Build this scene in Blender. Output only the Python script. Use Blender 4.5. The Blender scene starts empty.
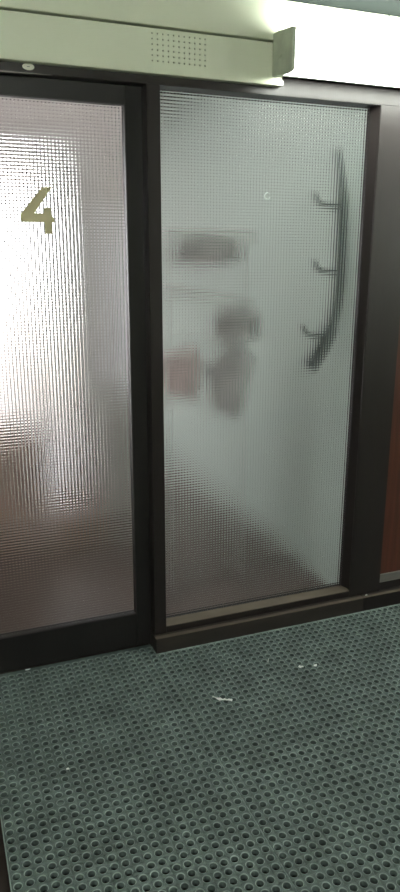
import bpy, bmesh, math, random
from mathutils import Vector, Matrix
random.seed(4)
S = bpy.context.scene
C = S.collection

# ------------------------------------------------------------------ materials
def new_mat(name):
    m = bpy.data.materials.new(name); m.use_nodes = True
    nt = m.node_tree
    return m, nt, nt.nodes['Principled BSDF']

def lin(c):
    return tuple((v/255/12.92 if v/255 <= .04045 else ((v/255+.055)/1.055)**2.4) for v in c) + (1,)

def paint(name, rgb, rough=.5, var=.12, scale=6, stretch=(1, 1, 1), bump=0., bscale=60, metal=0., spec=.5, rvar=.1):
    """plain coating with a slight uneven tone, wear in the roughness and a fine bump"""
    m, nt, b = new_mat(name)
    tc = nt.nodes.new('ShaderNodeTexCoord'); mp = nt.nodes.new('ShaderNodeMapping')
    mp.inputs['Scale'].default_value = stretch
    nt.links.new(tc.outputs['Object'], mp.inputs['Vector'])
    n = nt.nodes.new('ShaderNodeTexNoise'); n.inputs['Scale'].default_value = scale; n.inputs['Detail'].default_value = 5
    nt.links.new(mp.outputs['Vector'], n.inputs['Vector'])
    r = nt.nodes.new('ShaderNodeValToRGB')
    a = lin(rgb)
    r.color_ramp.elements[0].position = .3; r.color_ramp.elements[1].position = .7
    r.color_ramp.elements[0].color = tuple(v*(1-var) for v in a[:3]) + (1,)
    r.color_ramp.elements[1].color = tuple(min(1, v*(1+var)) for v in a[:3]) + (1,)
    nt.links.new(n.outputs['Fac'], r.inputs['Fac']); nt.links.new(r.outputs['Color'], b.inputs['Base Color'])
    mr = nt.nodes.new('ShaderNodeMapRange')
    mr.inputs['To Min'].default_value = max(0, rough-rvar); mr.inputs['To Max'].default_value = min(1, rough+rvar)
    nt.links.new(n.outputs['Fac'], mr.inputs['Value']); nt.links.new(mr.outputs['Result'], b.inputs['Roughness'])
    b.inputs['Metallic'].default_value = metal
    b.inputs['Specular IOR Level'].default_value = spec
    if bump:
        n2 = nt.nodes.new('ShaderNodeTexNoise'); n2.inputs['Scale'].default_value = bscale
        nt.links.new(mp.outputs['Vector'], n2.inputs['Vector'])
        bp = nt.nodes.new('ShaderNodeBump'); bp.inputs['Strength'].default_value = bump; bp.inputs['Distance'].default_value = .002
        nt.links.new(n2.outputs['Fac'], bp.inputs['Height']); nt.links.new(bp.outputs['Normal'], b.inputs['Normal'])
    return m

def emit(name, col, strength):
    m, nt, b = new_mat(name)
    b.inputs['Base Color'].default_value = (.9, .9, .9, 1)
    b.inputs['Emission Color'].default_value = col; b.inputs['Emission Strength'].default_value = strength
    return m

def patterned_glass(name, pitch, tilt, rough, dot):
    """cast glass: little square lenses pressed in the back face, smooth front"""
    m, nt, b = new_mat(name)
    N, L = nt.nodes, nt.links
    b.inputs['Base Color'].default_value = (.97, .975, .97, 1)
    b.inputs['Transmission Weight'].default_value = 1
    b.inputs['IOR'].default_value = 1.5
    b.inputs['Roughness'].default_value = rough
    tc = N.new('ShaderNodeTexCoord'); sp = N.new('ShaderNodeSeparateXYZ'); L.new(tc.outputs['Object'], sp.inputs[0])
    ge = N.new('ShaderNodeNewGeometry')
    def math_(op, a, v=None):
        n = N.new('ShaderNodeMath'); n.operation = op
        for i, s in enumerate((a, v)):
            if s is None: continue
            if isinstance(s, (int, float)): n.inputs[i].default_value = s
            else: L.new(s, n.inputs[i])
        return n.outputs[0]
    tn = N.new('ShaderNodeSeparateXYZ'); L.new(ge.outputs['True Normal'], tn.inputs[0])
    # pattern on the large back face only
    loc = math_('GREATER_THAN', sp.outputs['Y'], 0.0)
    amp = math_('MULTIPLY', loc, tilt)
    su = math_('SINE', math_('MULTIPLY', sp.outputs['X'], 2*math.pi/pitch[0]))
    sv = math_('SINE', math_('MULTIPLY', sp.outputs['Z'], 2*math.pi/pitch[1]))
    half = lambda q: math_('ADD', math_('MULTIPLY', q, .5), .5)
    # parabolic lenses, with one steeper corner to every square
    corner = math_('POWER', math_('MULTIPLY', half(su), half(sv)), 2.0)
    amp = math_('MULTIPLY', amp, math_('ADD', math_('MULTIPLY', corner, dot), 1.0))
    tri = lambda q: math_('MULTIPLY', math_('ARCSINE', q), 2/math.pi)
    sx = math_('MULTIPLY', tri(su), amp); sz = math_('MULTIPLY', tri(sv), amp)
    cb = N.new('ShaderNodeCombineXYZ'); L.new(sx, cb.inputs[0]); L.new(sz, cb.inputs[2])
    ad = N.new('ShaderNodeVectorMath'); ad.operation = 'ADD'; L.new(ge.outputs['Normal'], ad.inputs[0]); L.new(cb.outputs[0], ad.inputs[1])
    nm = N.new('ShaderNodeVectorMath'); nm.operation = 'NORMALIZE'; L.new(ad.outputs[0], nm.inputs[0])
    L.new(nm.outputs[0], b.inputs['Normal'])
    return m

M = {}
M['frame'] = paint('dark_brown_frame', (32, 26, 25), .42, .18, 3, (6, 6, .6), .15, 40)
M['frame_black'] = paint('black_brown_door_frame', (24, 21, 21), .45, .18, 3, (6, 6, .6), .15, 40)
M['sill'] = paint('worn_brown_sill', (44, 38, 35), .5, .2, 8, (1, 4, 4), .3, 50)
M['bead'] = paint('taupe_bead', (106, 96, 84), .55, .15, 8, (1, 4, 4), .2, 50)
M['edge'] = paint('worn_sill_edge', (96, 86, 76), .5, .2, 8, (1, 4, 4), .2, 50)
M['cream'] = paint('cream_green_paint', (229, 234, 210), .5, .03, 3, (1, 1, 1), .15, 120)
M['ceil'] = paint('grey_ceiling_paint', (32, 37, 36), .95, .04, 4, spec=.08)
M['corr'] = paint('corridor_wall_paint', (200, 205, 186), .7, .04, 3)
M['rim'] = paint('worn_rubber_rim', (136, 152, 147), .55, .22, 9, (1, 1, 1), .3, 300)
M['pad'] = paint('grey_green_rubber', (90, 103, 100), .6, .22, 9, (1, 1, 1), .3, 300)
M['under'] = paint('dark_brown_lino', (38, 28, 24), .6, .2, 5)
M['wood'] = paint('red_brown_veneer', (80, 42, 31), .4, .3, 5, (9, 9, .7), .1, 60)
M['silver'] = paint('brushed_aluminium', (170, 165, 160), .38, .1, 10, (1, 8, 20), .1, 80, metal=.8)
M['khaki'] = paint('gold_khaki_vinyl', (196, 186, 146), .45, .06, 10)
M['cap'] = paint('aged_grey_plastic', (200, 206, 188), .5, .10, 25, (1, 1, 1), .2, 90)
M['white_metal'] = paint('white_enamel', (225, 228, 220), .4, .04, 5)
M['hole'] = paint('shaded_recess', (170, 174, 150), .9, .05, 5)  # dimmed cream for the drilled holes, their shade put into the colour
M['plate'] = paint('pale_nickel', (226, 226, 212), .45, .08, 20)
M['paper'] = paint('white_scrap', (235, 238, 235), .8, .05, 40)
M['mint'] = paint('mint_wall_paint', (210, 226, 217), .7, .03, 2)
M['rear_wall'] = paint('grey_pink_wall_paint', (196, 190, 186), .7, .03, 2)
M['rear_floor'] = paint('brown_hall_floor', (114, 98, 92), .4, .12, 3)
M['rack'] = paint('dark_grey_metal', (96, 108, 106), .5, .1, 8)
def sheer(m, fac):      # thin cloth lets part of the light through
    nt = m.node_tree; b = nt.nodes['Principled BSDF']
    tr = nt.nodes.new('ShaderNodeBsdfTranslucent'); mx = nt.nodes.new('ShaderNodeMixShader'); mx.inputs[0].default_value = fac
    nt.links.new(b.inputs['Base Color'].links[0].from_socket, tr.inputs['Color'])
    nt.links.new(b.outputs[0], mx.inputs[1]); nt.links.new(tr.outputs[0], mx.inputs[2]); nt.links.new(mx.outputs[0], nt.nodes['Material Output'].inputs[0])
M['shelf'] = paint('white_shelf_board', (226, 226, 222), .5, .03, 5)
M['bundle'] = paint('grey_cloth', (228, 227, 226), .9, .25, 9, (1, 1, 1), .4, 40)
M['bundle_pink'] = paint('dusty_pink_cloth', (236, 226, 224), .9, .15, 9, (1, 1, 1), .4, 40)
sheer(M['bundle'], .8); sheer(M['bundle_pink'], .8)
M['pave'] = paint('pale_paving', (176, 168, 160), .8, .08, 2)
M['kick'] = paint('brown_pink_panel', (206, 176, 160), .6, .1, 4)
M['lamp'] = emit('lit_opal_diffuser', (.95, 1.0, .91, 1), 18.0)
M['hall_fill'] = emit('hall_fill_diffuser', (1.0, .98, 1.0, 1), 11.0)
M['opposite_fill'] = emit('opposite_fill_diffuser', (.96, 1.0, .93, 1), 48.0)
M['glass'] = patterned_glass('pressed_square_pattern_glass', (.0118, .0105), .17, .07, 2.3)
m, nt, b = new_mat('clear_glass')
b.inputs['Transmission Weight'].default_value = 1; b.inputs['Roughness'].default_value = 0; b.inputs['IOR'].default_value = 1.02
M['clear'] = m

# ------------------------------------------------------------------ mesh helpers
def obj(name, bm, mat, parent=None, smooth=False, bevel=0.):
    if bevel:
        bmesh.ops.bevel(bm, geom=[e for e in bm.edges], offset=bevel, segments=2, affect='EDGES', clamp_overlap=True)
    bmesh.ops.recalc_face_normals(bm, faces=bm.faces)
    me = bpy.data.meshes.new(name); bm.to_mesh(me); bm.free()
    for mm in (mat if isinstance(mat, (list, tuple)) else [mat]): me.materials.append(mm)
    if smooth:
        for p in me.polygons: p.use_smooth = True
    o = bpy.data.objects.new(name, me); C.objects.link(o)
    if parent is not None: o.parent = parent
    return o

def box(bm, x0, x1, y0, y1, z0, z1):
    v = [bm.verts.new(p) for p in ((x0,y0,z0),(x1,y0,z0),(x1,y1,z0),(x0,y1,z0),(x0,y0,z1),(x1,y0,z1),(x1,y1,z1),(x0,y1,z1))]
    for f in ((0,3,2,1),(4,5,6,7),(0,1,5,4),(1,2,6,5),(2,3,7,6),(3,0,4,7)): bm.faces.new([v[i] for i in f])

def boxbm(*a):
    bm = bmesh.new(); box(bm, *a); return bm

def prism(bm, poly, axis, a, b):
    """poly: list of 2D points in the plane across axis; extruded from a to b"""
    def P(p, t):
        return {'x': (t, p[0], p[1]), 'y': (p[0], t, p[1]), 'z': (p[0], p[1], t)}[axis]
    A = [bm.verts.new(P(p, a)) for p in poly]; B = [bm.verts.new(P(p, b)) for p in poly]
    bm.faces.new(A); bm.faces.new(B[::-1])
    for i in range(len(poly)):
        j = (i+1) % len(poly); bm.faces.new((A[i], A[j], B[j], B[i]))

def tube(bm, pts, radii, n=10):
    pts = [Vector(p) for p in pts]; rings = []
    for i, p in enumerate(pts):
        d = (pts[min(i+1, len(pts)-1)] - pts[max(i-1, 0)]).normalized()
        u = d.cross(Vector((0, 1, 0)));
        if u.length < .01: u = d.cross(Vector((1, 0, 0)))
        u.normalize(); w = d.cross(u)
        r = radii[i] if isinstance(radii, (list, tuple)) else radii
        rings.append([bm.verts.new(p + r*(math.cos(2*math.pi*k/n)*u + math.sin(2*math.pi*k/n)*w)) for k in range(n)])
    for a, b in zip(rings, rings[1:]):
        for k in range(n): bm.faces.new((a[k], a[(k+1) % n], b[(k+1) % n], b[k]))
    bm.faces.new(rings[0][::-1]); bm.faces.new(rings[-1])

def smooth_path(pts, k=6):
    """Catmull-Rom through the points"""
    P = [Vector(p) for p in pts]; P = [2*P[0]-P[1]] + P + [2*P[-1]-P[-2]]; out = []
    for i in range(1, len(P)-2):
        for s in range(k):
            t = s/k; a, b, c, d = P[i-1:i+3]
            out.append(.5*((2*b) + (c-a)*t + (2*a-5*b+4*c-d)*t*t + (3*b-a-3*c+d)*t**3))
    out.append(P[-2]); return out

def empty(name, loc=(0, 0, 0)):
    o = bpy.data.objects.new(name, None); o.location = loc; C.objects.link(o); o.empty_display_size = .1; return o

def tag(o, label=None, cat=None, group=None, kind=None):
    if label: o['label'] = label
    if cat: o['category'] = cat
    if group: o['group'] = group
    if kind: o['kind'] = kind
    return o

def struct(name, bm, mat, label, cat, **k):
    return tag(obj(name, bm, mat, **k), label, cat, kind='structure')

# ------------------------------------------------------------------ key sizes (metres; sill front = y 0, top of the mats = z 0)
FY = .030            # front of the frame members
GY = .085            # glass plane
CEIL = 2.3055
HEAD0, HEAD1 = 2.027, 2.184
MUL = (.720, .766)
POST = (1.607, 1.762)
UNDER = -.018

# ------------------------------------------------------------------ corridor shell
struct('floor', boxbm(-1.3, 6.2, -3.7, .1265, UNDER-.05, UNDER), M['under'], 'dark brown floor showing beside and through the rubber mats', 'floor')
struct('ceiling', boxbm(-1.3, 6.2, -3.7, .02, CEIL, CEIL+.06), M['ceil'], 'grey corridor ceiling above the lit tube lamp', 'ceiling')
struct('wall_left', boxbm(-1.36, -1.3, -3.7, .2, UNDER, CEIL), M['corr'], 'pale wall closing the corridor on the left', 'wall')
struct('wall_right', boxbm(6.2, 6.26, -3.7, .2, UNDER, CEIL), M['corr'], 'pale wall closing the corridor on the right', 'wall')
struct('wall_back', boxbm(-1.3, 6.2, -3.76, -3.7, UNDER, CEIL), M['corr'], 'pale corridor wall behind the viewer', 'wall')

# cream boarding over the glazed front: lower board with a field of drilled holes, upper board, lip
def drilled_board():
    bm = bmesh.new()
    z0, z1, y0, y1 = 2.070, 2.181, .010, .0295
    nx, nz = 11, 6; xa, xb, za, zb = .735, .9126, 2.0895, 2.1665
    px, pz = (xb-xa)/(nx-1), (zb-za)/(nz-1)
    hx0, hx1, hz0, hz1 = xa-px/2, xb+px/2, za-pz/2, zb+pz/2
    vd = {}
    def V(x, y, z):
        k = (round(x, 6), round(y, 6), round(z, 6))
        if k not in vd: vd[k] = bm.verts.new((x, y, z))
        return vd[k]
    F = lambda *p, mi=0: setattr(bm.faces.new([V(*q) for q in p]), 'material_index', mi)
    xs = [hx0+px*i for i in range(nx+1)]; zs = [hz0+pz*i for i in range(nz+1)]
    L, R = -1.3, 1.192
    # surrounding front faces
    for a, b in zip(xs, xs[1:]):
        F((a, y0, z0), (b, y0, z0), (b, y0, hz0), (a, y0, hz0)); F((a, y0, hz1), (b, y0, hz1), (b, y0, z1), (a, y0, z1))
    for a, b in zip([z0]+zs, zs+[z1]):
        F((L, y0, a), (hx0, y0, a), (hx0, y0, b), (L, y0, b)); F((hx1, y0, a), (R, y0, a), (R, y0, b), (hx1, y0, b))
    n = 16; r = .0024
    for i in range(nx):
        for j in range(nz):
            cx, cz = xa+px*i, za+pz*j
            sq = []; ci = []; bo = []
            for k in range(n):
                t = 2*math.pi*k/n; c, s = math.cos(t), math.sin(t)
                q = max(abs(c), abs(s))
                sq.append((cx+px/2*c/q, y0, cz+pz/2*s/q)); ci.append((cx+r*c, y0, cz+r*s)); bo.append((cx+r*c, y0+.005, cz+r*s))
            for k in range(n):
                l = (k+1) % n
                F(sq[k], sq[l], ci[l], ci[k]); F(ci[k], ci[l], bo[l], bo[k], mi=1)
            F(*bo, mi=1)
    # back, top, bottom, end
    F((R, y0, z0), (R, y1, z0), (R, y1, z1), (R, y0, z1))
    F((L, y1, z0), (R, y1, z0), (R, y1, z1), (L, y1, z1))
    F((L, y0, z1), (R, y0, z1), (R, y1, z1), (L, y1, z1)); F((L, y0, z0), (R, y0, z0), (R, y1, z0), (L, y1, z0))
    return bm
struct('trim_1', drilled_board(), [M['cream'], M['hole']], 'cream board above the door with a rectangle of drilled holes', 'board')
bm = bmesh.new(); box(bm, -1.3, 1.592, -.004, .045, 2.186, CEIL)
struct('trim_2', bm, M['cream'], 'upper cream board under the ceiling, left of the vertical joint', 'board', bevel=.002)
bm = bmesh.new(); box(bm, 1.5955, 6.2, -.004, .045, 2.186, CEIL)
struct('trim_3', bm, M['cream'], 'upper cream board right of the vertical joint behind the lamp', 'board', bevel=.002)
bm = bmesh.new(); box(bm, -1.3, 1.192, -.001, .0295, 2.0515, 2.0685)
struct('trim_4', bm, M['cream'], 'narrow cream lip along the bottom of the drilled board, ending under the lamp', 'trim', bevel=.0015)

# dark header rail under the boards, spanning door and window
bm = bmesh.new(); box(bm, -1.3, 6.2, FY, .125, HEAD0, HEAD1)
struct('trim_5', bm, M['frame'], 'dark brown header rail over the glazed door and window', 'trim', bevel=.002)

bm = bmesh.new(); prism(bm, [(-.15, 2.0278), (-.15, 2.0205), (.30, 2.0238), (.425, 2.0268), (.425, 2.0278)], 'y', FY+.002, FY+.006)  # bright line of light under the header, put in as a pale wedge
t_ = obj('light_line', bm, M['silver'], bpy.data.objects['trim_5']); t_['label'] = 'pale strip standing in for the line of light under the header'
# long sill under the window, its end standing free at the doorway
bm = bmesh.new(); box(bm, .714, 1.662, 0, .125, UNDER, .063)
struct('trim_6', bm, M['sill'], 'low worn brown sill under the patterned window, ending at the door', 'sill', bevel=.003)
bm = bmesh.new(); box(bm, 1.6635, 6.2, .0015, .125, UNDER, .063)
struct('trim_7', bm, M['frame'], 'low dark brown sill under the post and red wood panel', 'sill', bevel=.003)

for nm, x0, x1 in (('trim_6', .713, 1.662), ('trim_7', 1.6637, 6.2)):
    e_ = obj('worn_edge', boxbm(x0, x1, -.0012, .017, .0605, .0645), M['edge'], bpy.data.objects[nm], bevel=.001); e_['label'] = 'pale worn top edge of the sill'
# ------------------------------------------------------------------ the fixed window
win = tag(empty('window_1', (1.2, GY, .063)), 'fixed pane of square-patterned glass in dark brown frame right of door', 'window', kind='structure')
def wpart(name, bm, mat, **k):
    o = obj(name, bm, mat, **k); o.parent = win; o.matrix_parent_inverse = Matrix.Translation(-win.location); return o
wpart('mullion', boxbm(*MUL, FY, .125, .063, HEAD0), M['frame'], bevel=.002)
wpart('jamb', boxbm(*POST, FY, .125, .063, HEAD0), M['frame'], bevel=.002)
bm = bmesh.new(); box(bm, MUL[1], POST[0], FY+.003, .125, .063, .088)
wpart('bottom_rail', bm, M['frame'], bevel=.0015)
def bead(profile, axis, a, b):
    bm = bmesh.new(); prism(bm, profile, axis, a, b); return bm
tag(wpart('glazing_bead', bead([(FY+.004, .0882), (GY-.006, .0882), (GY-.006, .098), (FY+.010, .0915), (FY+.004, .0905)], 'x', MUL[1], POST[0]), M['bead']), 'dusty taupe bead along the bottom of the pane')
wpart('glazing_bead', bead([(POST[0], FY+.008), (POST[0], GY-.006), (POST[0]-.014, GY-.006), (POST[0]-.012, GY-.014)], 'z', .098, HEAD0), M['frame'])
wpart('glazing_bead', bead([(MUL[1], FY+.030), (MUL[1], GY-.006), (MUL[1]+.008, GY-.006), (MUL[1]+.006, GY-.014)], 'z', .098, HEAD0), M['frame'])
def pane(x0, x1, z0, z1, yc, parent, mat=None):
    bm = boxbm(x0-(x0+x1)/2, x1-(x0+x1)/2, -.003, .003, z0-(z0+z1)/2, z1-(z0+z1)/2)
    o = obj('glass', bm, mat or M['glass']); o.parent = parent
    o.location = Vector(((x0+x1)/2, yc, (z0+z1)/2)) - parent.location
    return o
pane(MUL[1]-.004, POST[0]+.004, .086, HEAD0+.004, GY, win)
# faint ring left on the glass
bm = bmesh.new(); R0 = .011
tube(bm, [(1.1835+R0*math.cos(t)*.95, GY-.0034, 1.7065+R0*math.sin(t)) for t in [i*5.4/22+.5 for i in range(23)]], .0014, 6)
tag(wpart('ring_mark', bm, M['mint'], smooth=True), 'faint pale ring stuck on the glass')

# ------------------------------------------------------------------ glazed door
DY = .078
door = tag(empty('door_1', (.3, DY, 0)), 'black framed door glazed with square-patterned glass and a number', 'door', kind='structure')
def dpart(name, bm, mat, **k):
    o = obj(name, bm, mat, **k); o.parent = door; o.matrix_parent_inverse = Matrix.Translation(-door.location); return o
DL, DR = -.150, .7185
GX0, GX1, GZ0, GZ1 = -.06, .660, .142, 1.970
dpart('stile', boxbm(GX1, DR, DY, DY+.042, .003, 2.034), M['frame_black'], bevel=.002)
dpart('stile', boxbm(DL, GX0, DY, DY+.042, .003, 2.034), M['frame_black'], bevel=.002)
dpart('top_rail', boxbm(GX0, GX1, DY, DY+.042, GZ1, 2.034), M['frame_black'], bevel=.002)
dpart('bottom_rail', boxbm(GX0, GX1, DY, DY+.042, .003, GZ0), M['frame_black'], bevel=.002)
pane(GX0-.004, GX1+.004, GZ0-.004, GZ1+.004, DY+.016, door)
bm = bmesh.new(); box(bm, -.235, -.153, FY, .125, UNDER, HEAD0)
struct('trim_8', bm, M['frame'], 'dark brown jamb on the far side of the door', 'trim', bevel=.002)
bm = bmesh.new(); box(bm, -1.3, -.235, .04, .12, UNDER, HEAD0)
struct('wall_front', bm, M['corr'], 'pale wall beyond the door frame', 'wall')

# the figure 4, cut from gold vinyl
four = [(.1601,.0879),(.1734,.0883),(.1480,.0545),(.1605,.0545),(.1605,.0590),(.1625,.0618),(.1700,.0618),(.1703,.0545),(.1742,.0475),(.1742,.0428),(.1706,.0428),(.1706,.0277),(.1606,.0277),(.1606,.0428),(.1300,.0428),(.1290,.0455),(.1290,.0525)]
Yf = 2.308+DY+.013
cx, cz = .152*Yf, 1.5+.058*Yf
bm = bmesh.new(); prism(bm, [(x*Yf-cx, 1.5+z*Yf-cz) for x, z in four], 'y', -.0022, 0)
num = obj('door_number', bm, M['khaki']); num.location = (cx, DY+.0128, cz)
tag(num, 'large khaki gold figure 4 stuck on the door glass', 'sign')

# oval plate on the header
bm = bmesh.new()
n = 28; a = [(math.cos(2*math.pi*k/n), math.sin(2*math.pi*k/n)) for k in range(n)]
rings = [(.0180, .0095, 0), (.0179, .0094, -.0008), (.0165, .0084, -.0016), (.0068, .0045, -.0016), (.0062, .0040, -.0012)]
rv = [[bm.verts.new((c*rx, y, s*rz)) for c, s in a] for rx, rz, y in rings]
for p, q in zip(rv, rv[1:]):
    for k in range(n): bm.faces.new((p[k], p[(k+1) % n], q[(k+1) % n], q[k]))
bm.faces.new(rv[-1]); bm.faces.new(rv[0][::-1])
pl = obj('rail_plate', bm, M['plate'], smooth=False); pl.location = (.353, FY, 2.0432)
tag(pl, 'small pale oval plate fixed on the dark header above the door', 'plate')
bm = bmesh.new(); box(bm, -.0042, .0042, -.0016, -.0010, -.0008, .0008)
s_ = obj('slot', bm, M['rack'], pl)

# ------------------------------------------------------------------ red wood panel at the right
bm = bmesh.new(); box(bm, POST[1], 2.62, .045, .085, .097, HEAD0)
wp = struct('panel', bm, M['wood'], 'red brown wood panel right of the dark post', 'panel')
wp.name = 'wood_panel'
obj('bottom_rail', boxbm(POST[1]+.001, 2.62, .041, .085, .0632, .0968), M['frame'], wp)
obj('kick_strip', boxbm(POST[1]+.001, 2.62, .039, .046, .098, .138), M['silver'], wp, bevel=.002)['label'] = 'dull silver metal strip along the bottom of the panel'
bm = bmesh.new(); box(bm, 2.62, 2.72, FY, .125, .063, HEAD0)
struct('trim_9', bm, M['frame'], 'dark brown post right of the wood panel', 'trim', bevel=.002)
bm = bmesh.new(); box(bm, 2.72, 6.2, .045, .12, .063, HEAD0)
struct('wall_end', bm, M['corr'], 'pale wall past the wood panel', 'wall')

# ------------------------------------------------------------------ tube lamp on the boarding
LX0, LX1 = 1.147, 2.47
lamp = tag(empty('wall_light', (LX0, -.004, 2.13)), 'long glowing tube lamp mounted on the cream boards over the window', 'lamp')
def lpart(name, bm, mat, **k):
    o = obj(name, bm, mat, **k); o.parent = lamp; o.matrix_parent_inverse = Matrix.Translation(-lamp.location); return o
lpart('housing', boxbm(LX0+.016, LX1-.016, -.040, -.0045, 2.078, 2.196), M['white_metal'], bevel=.003)
prof = [(-.041, 2.074), (-.041, 2.194), (-.118, 2.190), (-.130, 2.184), (-.135, 2.172), (-.135, 2.078), (-.130, 2.068), (-.118, 2.064)]
bm = bmesh.new(); prism(bm, prof, 'x', LX0+.014, LX1-.014)
tag(lpart('diffuser', bm, M['lamp']), 'glowing white diffuser')
cap = [(-.0045, 2.073), (-.0045, 2.203), (-.030, 2.200), (-.046, 2.202), (-.060, 2.197), (-.134, 2.191), (-.139, 2.186), (-.139, 2.074), (-.130, 2.066), (-.090, 2.066)]
for q0, q1 in ((LX0, LX0+.014), (LX1-.014, LX1)):
    bm = bmesh.new(); prism(bm, cap, 'x', q0, q1)
    o = tag(lpart('end_cap', bm, M['cap'], bevel=.0012), 'grey plastic end cap')
    if q0 == LX0:
        c_ = obj('catch', boxbm(LX0-.004, LX0, -.075, -.050, 2.118, 2.126), M['cap'], o, bevel=.001)
        c_.matrix_parent_inverse = o.matrix_parent_inverse.copy(); c_.parent = o; c_.matrix_parent_inverse = Matrix.Translation(-Vector((0, 0, 0)))

# two unseen lamps added on the opposite wall to light the front
def cpart(name, bm, mat, root, **k):
    o = obj(name, bm, mat, **k); o.parent = root; o.matrix_parent_inverse = Matrix.Translation(-root.location); return o
for x0, lab in ((-1.24, 'added fill lamp on the opposite wall behind the viewer, left one'), (4.45, 'added fill lamp on the opposite wall behind the viewer, right one')):
    cl = tag(empty('wall_light', (x0, -3.699, 2.13)), lab, 'lamp')
    cpart('housing', boxbm(x0, x0+1.26, -3.699, -3.66, 2.08, 2.19), M['white_metal'], cl, bevel=.003)
    cpart('diffuser', boxbm(x0+.01, x0+1.25, -3.659, -3.57, 2.075, 2.195), M['opposite_fill'], cl, bevel=.01)

# ------------------------------------------------------------------ perforated rubber mats
PITCH = .0295
def mat_mesh(x0, nx, y1, ny, border):
    """one welded sheet: a raised rim round every hole, sunk pads between; border = (left,right,bottom,top)"""
    n = 16; verts = []; faces = []; mi = []; vd = {}
    def V(x, y, z):
        k = (round(x, 5), round(y, 5), round(z, 5))
        if k not in vd: vd[k] = len(verts); verts.append((x, y, z))
        return vd[k]
    CS = [(math.cos(2*math.pi*k/n), math.sin(2*math.pi*k/n)) for k in range(n)]
    h = PITCH/2; T = UNDER+.0005
    def rim_z(q):       # high where neighbouring rims touch, sunk in the pads at the corners
        return -.0007-.0026*(1-q)/(1-math.sqrt(.5))
    for i in range(nx):
        for j in range(ny):
            cx, cy = x0+PITCH*(i+.5), y1-PITCH*(j+.5)
            w = random.uniform(-.0004, .0004); r = .0097+w*.5
            prof = [(r, T), (r, -.0022), (r+.0010, -.0004), (r+.0022, -.0002), (.0143, -.0006)]
            R = [[V(cx+q*c, cy+q*s, z) for c, s in CS] for q, z in prof]
            SQ = []
            for c, s in CS:
                q = max(abs(c), abs(s)); SQ.append(V(cx+h*c/q, cy+h*s/q, rim_z(q)))
            R.append(SQ)
            for ri in range(5):
                a, b = R[ri], R[ri+1]
                for k in range(n):
                    l = (k+1) % n
                    faces.append((a[k], a[l], b[l], b[k])); mi.append(0 if ri in (1, 2) else 1)
    # border strips and skirt
    X0, X1, Y0, Y1 = x0, x0+nx*PITCH, y1-ny*PITCH, y1
    L, R_, B, T_ = border
    z = -.0030
    ql = [math.sqrt(.5), math.cos(math.pi/8), 1, math.cos(math.pi/8)]
    def edge(pts, out):
        thin = max(abs(out[0]), abs(out[1])) < .005
        top = [V(*p, rim_z(ql[i % 4])) for i, p in enumerate(pts)]; o1 = [V(p[0]+out[0], p[1]+out[1], .0004 if thin else -.0012) for p in pts]; o2 = [V(p[0]+out[0], p[1]+out[1], T) for p in pts]
        for k in range(len(pts)-1):
            faces.append((top[k], top[k+1], o1[k+1], o1[k])); mi.append(0 if thin else 1)
            faces.append((o1[k], o1[k+1], o2[k+1], o2[k])); mi.append(1)
    sub = [0, .5-.5*math.tan(math.pi/8), .5, .5+.5*math.tan(math.pi/8)]
    xs = [X0+PITCH*(i+s) for i in range(nx) for s in sub]+[X1]
    ys = [Y0+PITCH*(i+s) for i in range(ny) for s in sub]+[Y1]
    edge([(X0, y) for y in ys], (-L, 0)); edge([(X1, y) for y in ys], (R_, 0))
    edge([(x, Y0) for x in xs], (0, -B)); edge([(x, Y1) for x in xs], (0, T_))
    me = bpy.data.meshes.new('rubber_mat'); me.from_pydata(verts, [], faces)
    me.materials.append(M['rim']); me.materials.append(M['pad'])
    me.polygons.foreach_set('material_index', mi); me.update()
    o = bpy.data.objects.new('rubber_mat', me); C.objects.link(o); return o
tag(mat_mesh(.0640, 22, .0592, 50, (.003, .0014, .004, .016)), 'perforated grey green rubber mat reaching the foot of the door', 'mat', 'perforated rubber mats')
tag(mat_mesh(.7160, 72, -.0056, 46, (.0014, .004, .004, .003)), 'perforated grey green rubber mat lying along the window sill', 'mat', 'perforated rubber mats')

# scraps on the mats
def scrap(pts, w, label, z=.0005, kind='paper_scrap'):
    """a crumpled strip along the points"""
    bm = bmesh.new(); P = [Vector((p[0]+random.uniform(-.16, .16)*w, p[1]+random.uniform(-.3, .3)*w, 0)) for p in pts]; rows = []
    for i, p in enumerate(P):
        d = (P[min(i+1, len(P)-1)]-P[max(i-1, 0)]).normalized(); s = Vector((-d.y, d.x, 0))
        ww = w*(.55+.45*math.sin(math.pi*(i+.6)/(len(P)+.2)))*random.uniform(.45, 1.4)
        rows.append([p+s*ww*t+Vector((0, 0, random.uniform(.0002, .004))) for t in (-.5, 0, .5)])
    top = [[bm.verts.new(q+Vector((0, 0, .0012))) for q in r] for r in rows]
    bot = [[bm.verts.new(q) for q in r] for r in rows]
    for i in range(len(P)-1):
        for k in range(2):
            bm.faces.new((top[i][k], top[i][k+1], top[i+1][k+1], top[i+1][k])); bm.faces.new((bot[i][k], bot[i+1][k], bot[i+1][k+1], bot[i][k+1]))
        for k in (0, 2): bm.faces.new((top[i][k], top[i+1][k], bot[i+1][k], bot[i][k]))
    for i in (0, -1):
        for k in range(2): bm.faces.new((top[i][k], top[i][k+1], bot[i][k+1], bot[i][k]))
    mid = sum(P, Vector())/len(P)
    bmesh.ops.translate(bm, vec=-mid, verts=bm.verts)
    o = obj(kind, bm, M['paper']); o.location = (mid.x, mid.y, z)
    return tag(o, label, 'scrap', 'white scraps on the mats')
scrap([(.812, -.336), (.820, -.346), (.826, -.356), (.833, -.360), (.840, -.366), (.846, -.365), (.853, -.371), (.860, -.374), (.869, -.380)], .010, 'longest crumpled white scrap, on the mat in front of the window')
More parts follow.
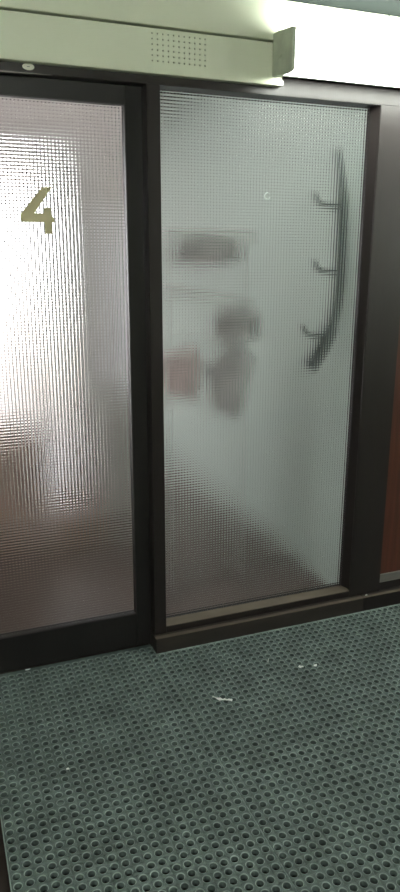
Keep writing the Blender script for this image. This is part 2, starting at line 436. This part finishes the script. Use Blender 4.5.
scrap([(1.184, -.284), (1.190, -.287), (1.197, -.290), (1.203, -.288)], .013, 'small round white scrap, left one of the close pair')
scrap([(1.244, -.293), (1.250, -.296), (1.257, -.296)], .010, 'small round white scrap, right one of the close pair')
scrap([(1.092, -.214), (1.098, -.204), (1.104, -.194)], .004, 'thin faint white sliver between the long scrap and the sill')
scrap([(.2665, -.5125), (.2705, -.514), (.2745, -.513)], .008, 'tiny white speck on the mat nearest the viewer')
scrap([(.222, .066), (.230, .064), (.240, .066)], .008, 'tiny white speck lying against the foot of the door')
o = scrap([(1.678, .014), (1.683, .013), (1.688, .014)], .006, 'tiny white speck on the sill below the dark post', z=.0632)
# a blob of filler closing one hole
bm = bmesh.new(); bmesh.ops.create_uvsphere(bm, u_segments=16, v_segments=8, radius=.0105)
for v in bm.verts: v.co.z *= .25
gm = obj('gum_blob', bm, M['pad'], smooth=True); gm.location = (.0640+PITCH*5.5, .0592-PITCH*23.5, -.0025)
tag(gm, 'grey blob flattened into one hole of the near mat', 'blob')

# ------------------------------------------------------------------ the hall behind the glass
HF = .015
def rw(y):      # right hall wall runs slightly askew
    return 1.625-.092*max(0, y-.7)
HB = 4.2
bm = boxbm(-2.2, 1.75, .126, HB, HF-.06, HF)
struct('floor_hall', bm, M['rear_floor'], 'brown hall floor dimly seen through the patterned glass', 'floor')
struct('ceiling_hall', boxbm(-2.2, 1.75, .126, HB, 2.62, 2.68), M['rear_wall'], 'hall ceiling behind the glass', 'ceiling')
bm = bmesh.new(); prism(bm, [(rw(.126), .126), (rw(.7), .7), (1.745, .7), (1.745, .126)], 'z', HF, 2.62)
struct('wall_hall_right', bm, M['mint'], 'pale mint hall wall seen through the window glass', 'wall')
struct('wall_hall_left', boxbm(-2.26, -2.2, .126, HB, HF, 2.62), M['rear_wall'], 'hall wall on the left', 'wall')
struct('wall_hall_end', boxbm(1.05, 1.75, HB, HB+.06, HF, 2.62), M['rear_wall'], 'end wall of the passage behind the glass', 'wall')
bm = bmesh.new(); prism(bm, [(rw(.7), .7), (rw(HB), HB), (rw(HB)+.4, HB), (1.745, .7)], 'z', HF, 2.62)
struct('wall_passage_right', bm, M['mint'], 'pale mint passage wall running on behind the window glass', 'wall')
# wall over the boards, back side of the corridor front, so that the hall is closed
struct('wall_hall_front', boxbm(-2.2, 6.2, .126, .16, HEAD1+.001, 2.62), M['rear_wall'], 'hall side of the boarding above the glass', 'wall')
struct('wall_hall_side', boxbm(-2.2, -.2, .126, .16, HF, HEAD1), M['rear_wall'], 'hall side of the wall left of the door', 'wall')
# wall with the bright entrance: built round the openings
WY0, WY1 = 1.29, 1.39
def wall_with_openings(x0, x1, z0, z1, holes):
    xs = sorted({x0, x1, *[h[0] for h in holes], *[h[1] for h in holes]}); zs = sorted({z0, z1, *[h[2] for h in holes], *[h[3] for h in holes]})
    bm = bmesh.new()
    for a, b in zip(xs, xs[1:]):
        for c, d in zip(zs, zs[1:]):
            if any(h[0] <= a and b <= h[1] and h[2] <= c and d <= h[3] for h in holes): continue
            box(bm, a, b, WY0, WY1, c, d)
    bmesh.ops.remove_doubles(bm, verts=bm.verts, dist=1e-5)
    return bm
struct('wall_entrance', wall_with_openings(-2.2, 1.09, HF, 2.62, [(-.46, .80, HF, 2.0), (.855, 1.02, .78, 1.70)]), M['rear_wall'], 'hall wall round the bright entrance', 'wall')
bm = bmesh.new(); box(bm, 1.03, 1.09, WY1, HB, HF, .12); box(bm, 1.03, 1.09, WY1, HB, 2.30, 2.62)  # opening added so that daylight reaches the passage wall
for y in (WY1, 2.35, 3.3, HB-.05): box(bm, 1.035, 1.085, y, y+.05, .12, 2.30)
w3 = struct('daylight_opening', bm, M['shelf'], 'open side added to the passage to let daylight onto its wall', 'window')
# two-leaf entrance door, window beside it
ent = tag(empty('door_2', (.16, 1.32, HF)), 'bright two-leaf glazed entrance blurred behind the door glass', 'door', kind='structure')
def epart(name, bm, mat, **k):
    o = obj(name, bm, mat, **k); o.parent = ent; o.matrix_parent_inverse = Matrix.Translation(-ent.location); return o
bm = bmesh.new(); box(bm, -.46, -.40, 1.31, 1.36, HF, 2.0); box(bm, .450, .463, 1.31, 1.36, HF, 2.0); box(bm, -.40, .450, 1.31, 1.36, 1.955, 2.0)
epart('leaf_frame', bm, M['shelf'])
epart('kick_panel', boxbm(-.40, .450, 1.32, 1.35, HF, .62), M['kick'])
bm = bmesh.new(); box(bm, .466, .482, 1.31, 1.36, HF, 2.0); box(bm, .787, .80, 1.31, 1.36, HF, 2.0); box(bm, .482, .787, 1.31, 1.36, 1.95, 2.0)
epart('leaf_frame', bm, M['shelf'])
epart('kick_panel', boxbm(.482, .787, 1.32, 1.35, HF, .18), M['kick'])
w2 = tag(empty('window_2', (.95, 1.32, .78)), 'narrow bright side window right of the entrance, blurred', 'window', kind='structure')
bm = bmesh.new(); box(bm, .855, .870, 1.31, 1.36, .78, 1.70); box(bm, 1.005, 1.02, 1.31, 1.36, .78, 1.70); box(bm, .870, 1.005, 1.31, 1.36, .78, .80); box(bm, .870, 1.005, 1.31, 1.36, 1.68, 1.70)
o = obj('window_frame', bm, M['shelf'], w2); o.matrix_parent_inverse = Matrix.Translation(-w2.location)
m, nt, b = new_mat('frosted_glass')
tr = nt.nodes.new('ShaderNodeBsdfTranslucent'); tr.inputs['Color'].default_value = (.9, .9, .92, 1)
mxs = nt.nodes.new('ShaderNodeMixShader'); mxs.inputs[0].default_value = .8
b.inputs['Base Color'].default_value = (.85, .85, .87, 1)
nt.links.new(b.outputs[0], mxs.inputs[1]); nt.links.new(tr.outputs[0], mxs.inputs[2]); nt.links.new(mxs.outputs[0], nt.nodes['Material Output'].inputs[0])
o = obj('pane', boxbm(.870, 1.005, 1.332, 1.336, .80, 1.68), m, w2); o.matrix_parent_inverse = Matrix.Translation(-w2.location)
# outside: pale paving and a deep porch roof
struct('ground', boxbm(-12, 14, 1.39, 40, -.10, -.04), M['pave'], 'pale paving outside the entrance', 'ground')
struct('porch_roof', boxbm(-6, 8, 1.39, 9, 2.62, 2.75), M['rear_wall'], 'underside of the porch outside the entrance', 'roof')

# dark curved rack with three hooks, on the hall wall close to the glass
RY = .24
rk = tag(empty('hanging_rack', (1.6, RY, 1.45)), 'dark curved rack with three hooks blurred behind the window glass', 'rack')
def kpart(name, bm, mat, **k):
    o = obj(name, bm, mat, **k); o.parent = rk; o.matrix_parent_inverse = Matrix.Translation(-rk.location); return o
path = smooth_path([(1.558, RY, 1.90), (1.580, RY, 1.80), (1.591, RY, 1.70), (1.596, RY, 1.52), (1.594, RY, 1.34), (1.566, RY, 1.20), (1.522, RY, 1.11), (1.478, RY, 1.045)])
bm = bmesh.new(); tube(bm, path, [.010+.010*min(1, i/12)+(.008 if i > len(path)-14 else 0) for i in range(len(path))])
kpart('upright', bm, M['rack'], smooth=True)
for zz, xr, xt in ((1.700, 1.595, 1.462), (1.445, 1.60, 1.474), (1.190, 1.56, 1.432)):
    p = smooth_path([(xr, RY, zz-.004), (xr-.05, RY-.01, zz-.012), (xt+.02, RY-.02, zz-.004), (xt, RY-.025, zz+.014), (xt-.012, RY-.025, zz+.034)])
    bm = bmesh.new(); tube(bm, p, .008); kpart('hook', bm, M['rack'], smooth=True)
for zz in (1.62, 1.40):
    kpart('bracket', boxbm(1.592, rw(RY)-.001, RY-.006, RY+.006, zz-.006, zz+.006), M['mint'])

# slim stand with two pale boards and cloths hung on it, a step behind the glass
SY = .42
st = tag(empty('shelf_stand', (1.09, SY, HF)), 'slim white stand with two pale boards, blurred in the left half of the window', 'stand')
def spart(name, bm, mat, **k):
    o = obj(name, bm, mat, **k); o.parent = st; o.matrix_parent_inverse = Matrix.Translation(-st.location); return o
for x in (.915, 1.262):
    bm = bmesh.new(); tube(bm, [(x, SY+.05, HF+.012), (x, SY+.05, 1.58)], .005); spart('post', bm, M['shelf'], smooth=True)
    spart('foot', boxbm(x-.012, x+.012, SY-.05, SY+.13, HF, HF+.012), M['rear_floor'])
spart('board', boxbm(.89, 1.272, SY-.06, SY+.06, 1.563, 1.585), M['shelf'], bevel=.003)
bm = bmesh.new(); prism(bm, [(.885, 1.356), (1.268, 1.289), (1.268, 1.309), (.885, 1.376)], 'y', SY-.06, SY+.06)
spart('board', bm, M['shelf'])
bm = bmesh.new(); tube(bm, [(.915, SY+.05, 1.150), (1.262, SY+.05, 1.150)], .004); spart('crossbar', bm, M['shelf'], smooth=True)

def cloth(x, z, w, h, d, mat, label, seed, taper=.3):
    """a slack cloth: a lumpy closed form with fold waves"""
    bm = bmesh.new(); bmesh.ops.create_icosphere(bm, subdivisions=4, radius=1)
    rnd = random.Random(seed); ph = [rnd.uniform(0, 6) for _ in range(6)]
    for v in bm.verts:
        c = v.co.copy(); sq = lambda q: math.copysign(abs(q)**.6, q)
        k = 1+.22*math.sin(3*c.x+ph[0])*math.cos(3.5*c.z+ph[1])
        t = .5-.5*c.z
        v.co = Vector((sq(c.x)*w*k*(1-taper*t), (sq(c.y)*d)*(1+.22*math.sin(11*c.x+ph[2]+1.5*c.z)), sq(c.z)*h*(1+.20*math.sin(4*c.x+ph[3]))+.25*h*c.x*taper))
    top = max(v.co.z for v in bm.verts)
    o = obj('cloth', bm, mat, smooth=True); o.location = (x, SY-.01, z-top)      # z = the height it hangs from
    return tag(o, label, 'cloth', 'dim cloths on the stand')
cloth(1.085, 1.562, .165, .045, .035, M['bundle'], 'flat grey cloth bunched under the upper board, blurred by glass', 1, .1)
cloth(1.215, 1.292, .095, .075, .035, M['bundle'], 'small grey cloth hung under the right end of the lower board, blurred', 3, .2)
cloth(1.180, 1.128, .125, .130, .035, M['bundle'], 'largest grey cloth hanging lowest on the stand, at its right, blurred', 4, .35)
cloth(.965, 1.140, .085, .105, .030, M['bundle_pink'], 'dusty pink cloth hanging low at the left of the stand, blurred', 5, .2)

# unseen lamp added to light the hall
hl = tag(empty('hall_fill_light', (.6, .27, 2.62)), 'added fill lamp on the hall ceiling, out of view', 'lamp')
cpart('housing', boxbm(.0, 1.2, .22, .32, 2.59, 2.6195), M['white_metal'], hl)
cpart('diffuser', boxbm(.01, 1.19, .225, .315, 2.54, 2.589), M['hall_fill'], hl)
# ------------------------------------------------------------------ daylight, camera
w = bpy.data.worlds.new('sky'); S.world = w; w.use_nodes = True
bg = w.node_tree.nodes['Background']; bg.inputs['Color'].default_value = (.97, .96, 1, 1); bg.inputs['Strength'].default_value = 4.6
for nm, px_, py_, sx_, rz_, z0, z1 in (('entrance_daylight', .17, 1.40, 1.26, 0, .05, 2.0), ('passage_daylight', 1.02, 2.79, 2.8, math.pi/2, .12, 2.3)):
    li = bpy.data.lights.new(nm, 'AREA'); li.shape = 'RECTANGLE'; li.size = sx_; li.size_y = z1-z0; li.cycles.is_portal = True
    o = bpy.data.objects.new(nm, li); o.location = (px_, py_, (z0+z1)/2); o.rotation_euler = (-math.pi/2, 0, rz_); C.objects.link(o)

cam = bpy.data.cameras.new('camera'); co = bpy.data.objects.new('camera', cam); C.objects.link(co)
yaw, pitch, roll, f = .3698, .2670, .0023, 696.6
fw = Vector((math.sin(yaw)*math.cos(pitch), math.cos(yaw)*math.cos(pitch), -math.sin(pitch)))
rt = Vector((math.cos(yaw), -math.sin(yaw), 0)); up = rt.cross(fw)
r2 = math.cos(roll)*rt+math.sin(roll)*up; u2 = -math.sin(roll)*rt+math.cos(roll)*up
mx = Matrix((r2, u2, -fw)).transposed().to_4x4(); mx.translation = (0, -2.308, 1.5)
co.matrix_world = mx
cam.sensor_fit = 'VERTICAL'; cam.sensor_height = 36; cam.lens = f/892*36; cam.clip_start = .02
S.camera = co
S.view_settings.view_transform = 'Standard'; S.view_settings.look = 'None'
S.view_settings.gamma = 1; S.view_settings.use_curve_mapping = False; S.view_settings.exposure = 0.78
S.cycles.use_denoising = True
S.cycles.sample_clamp_indirect = 6
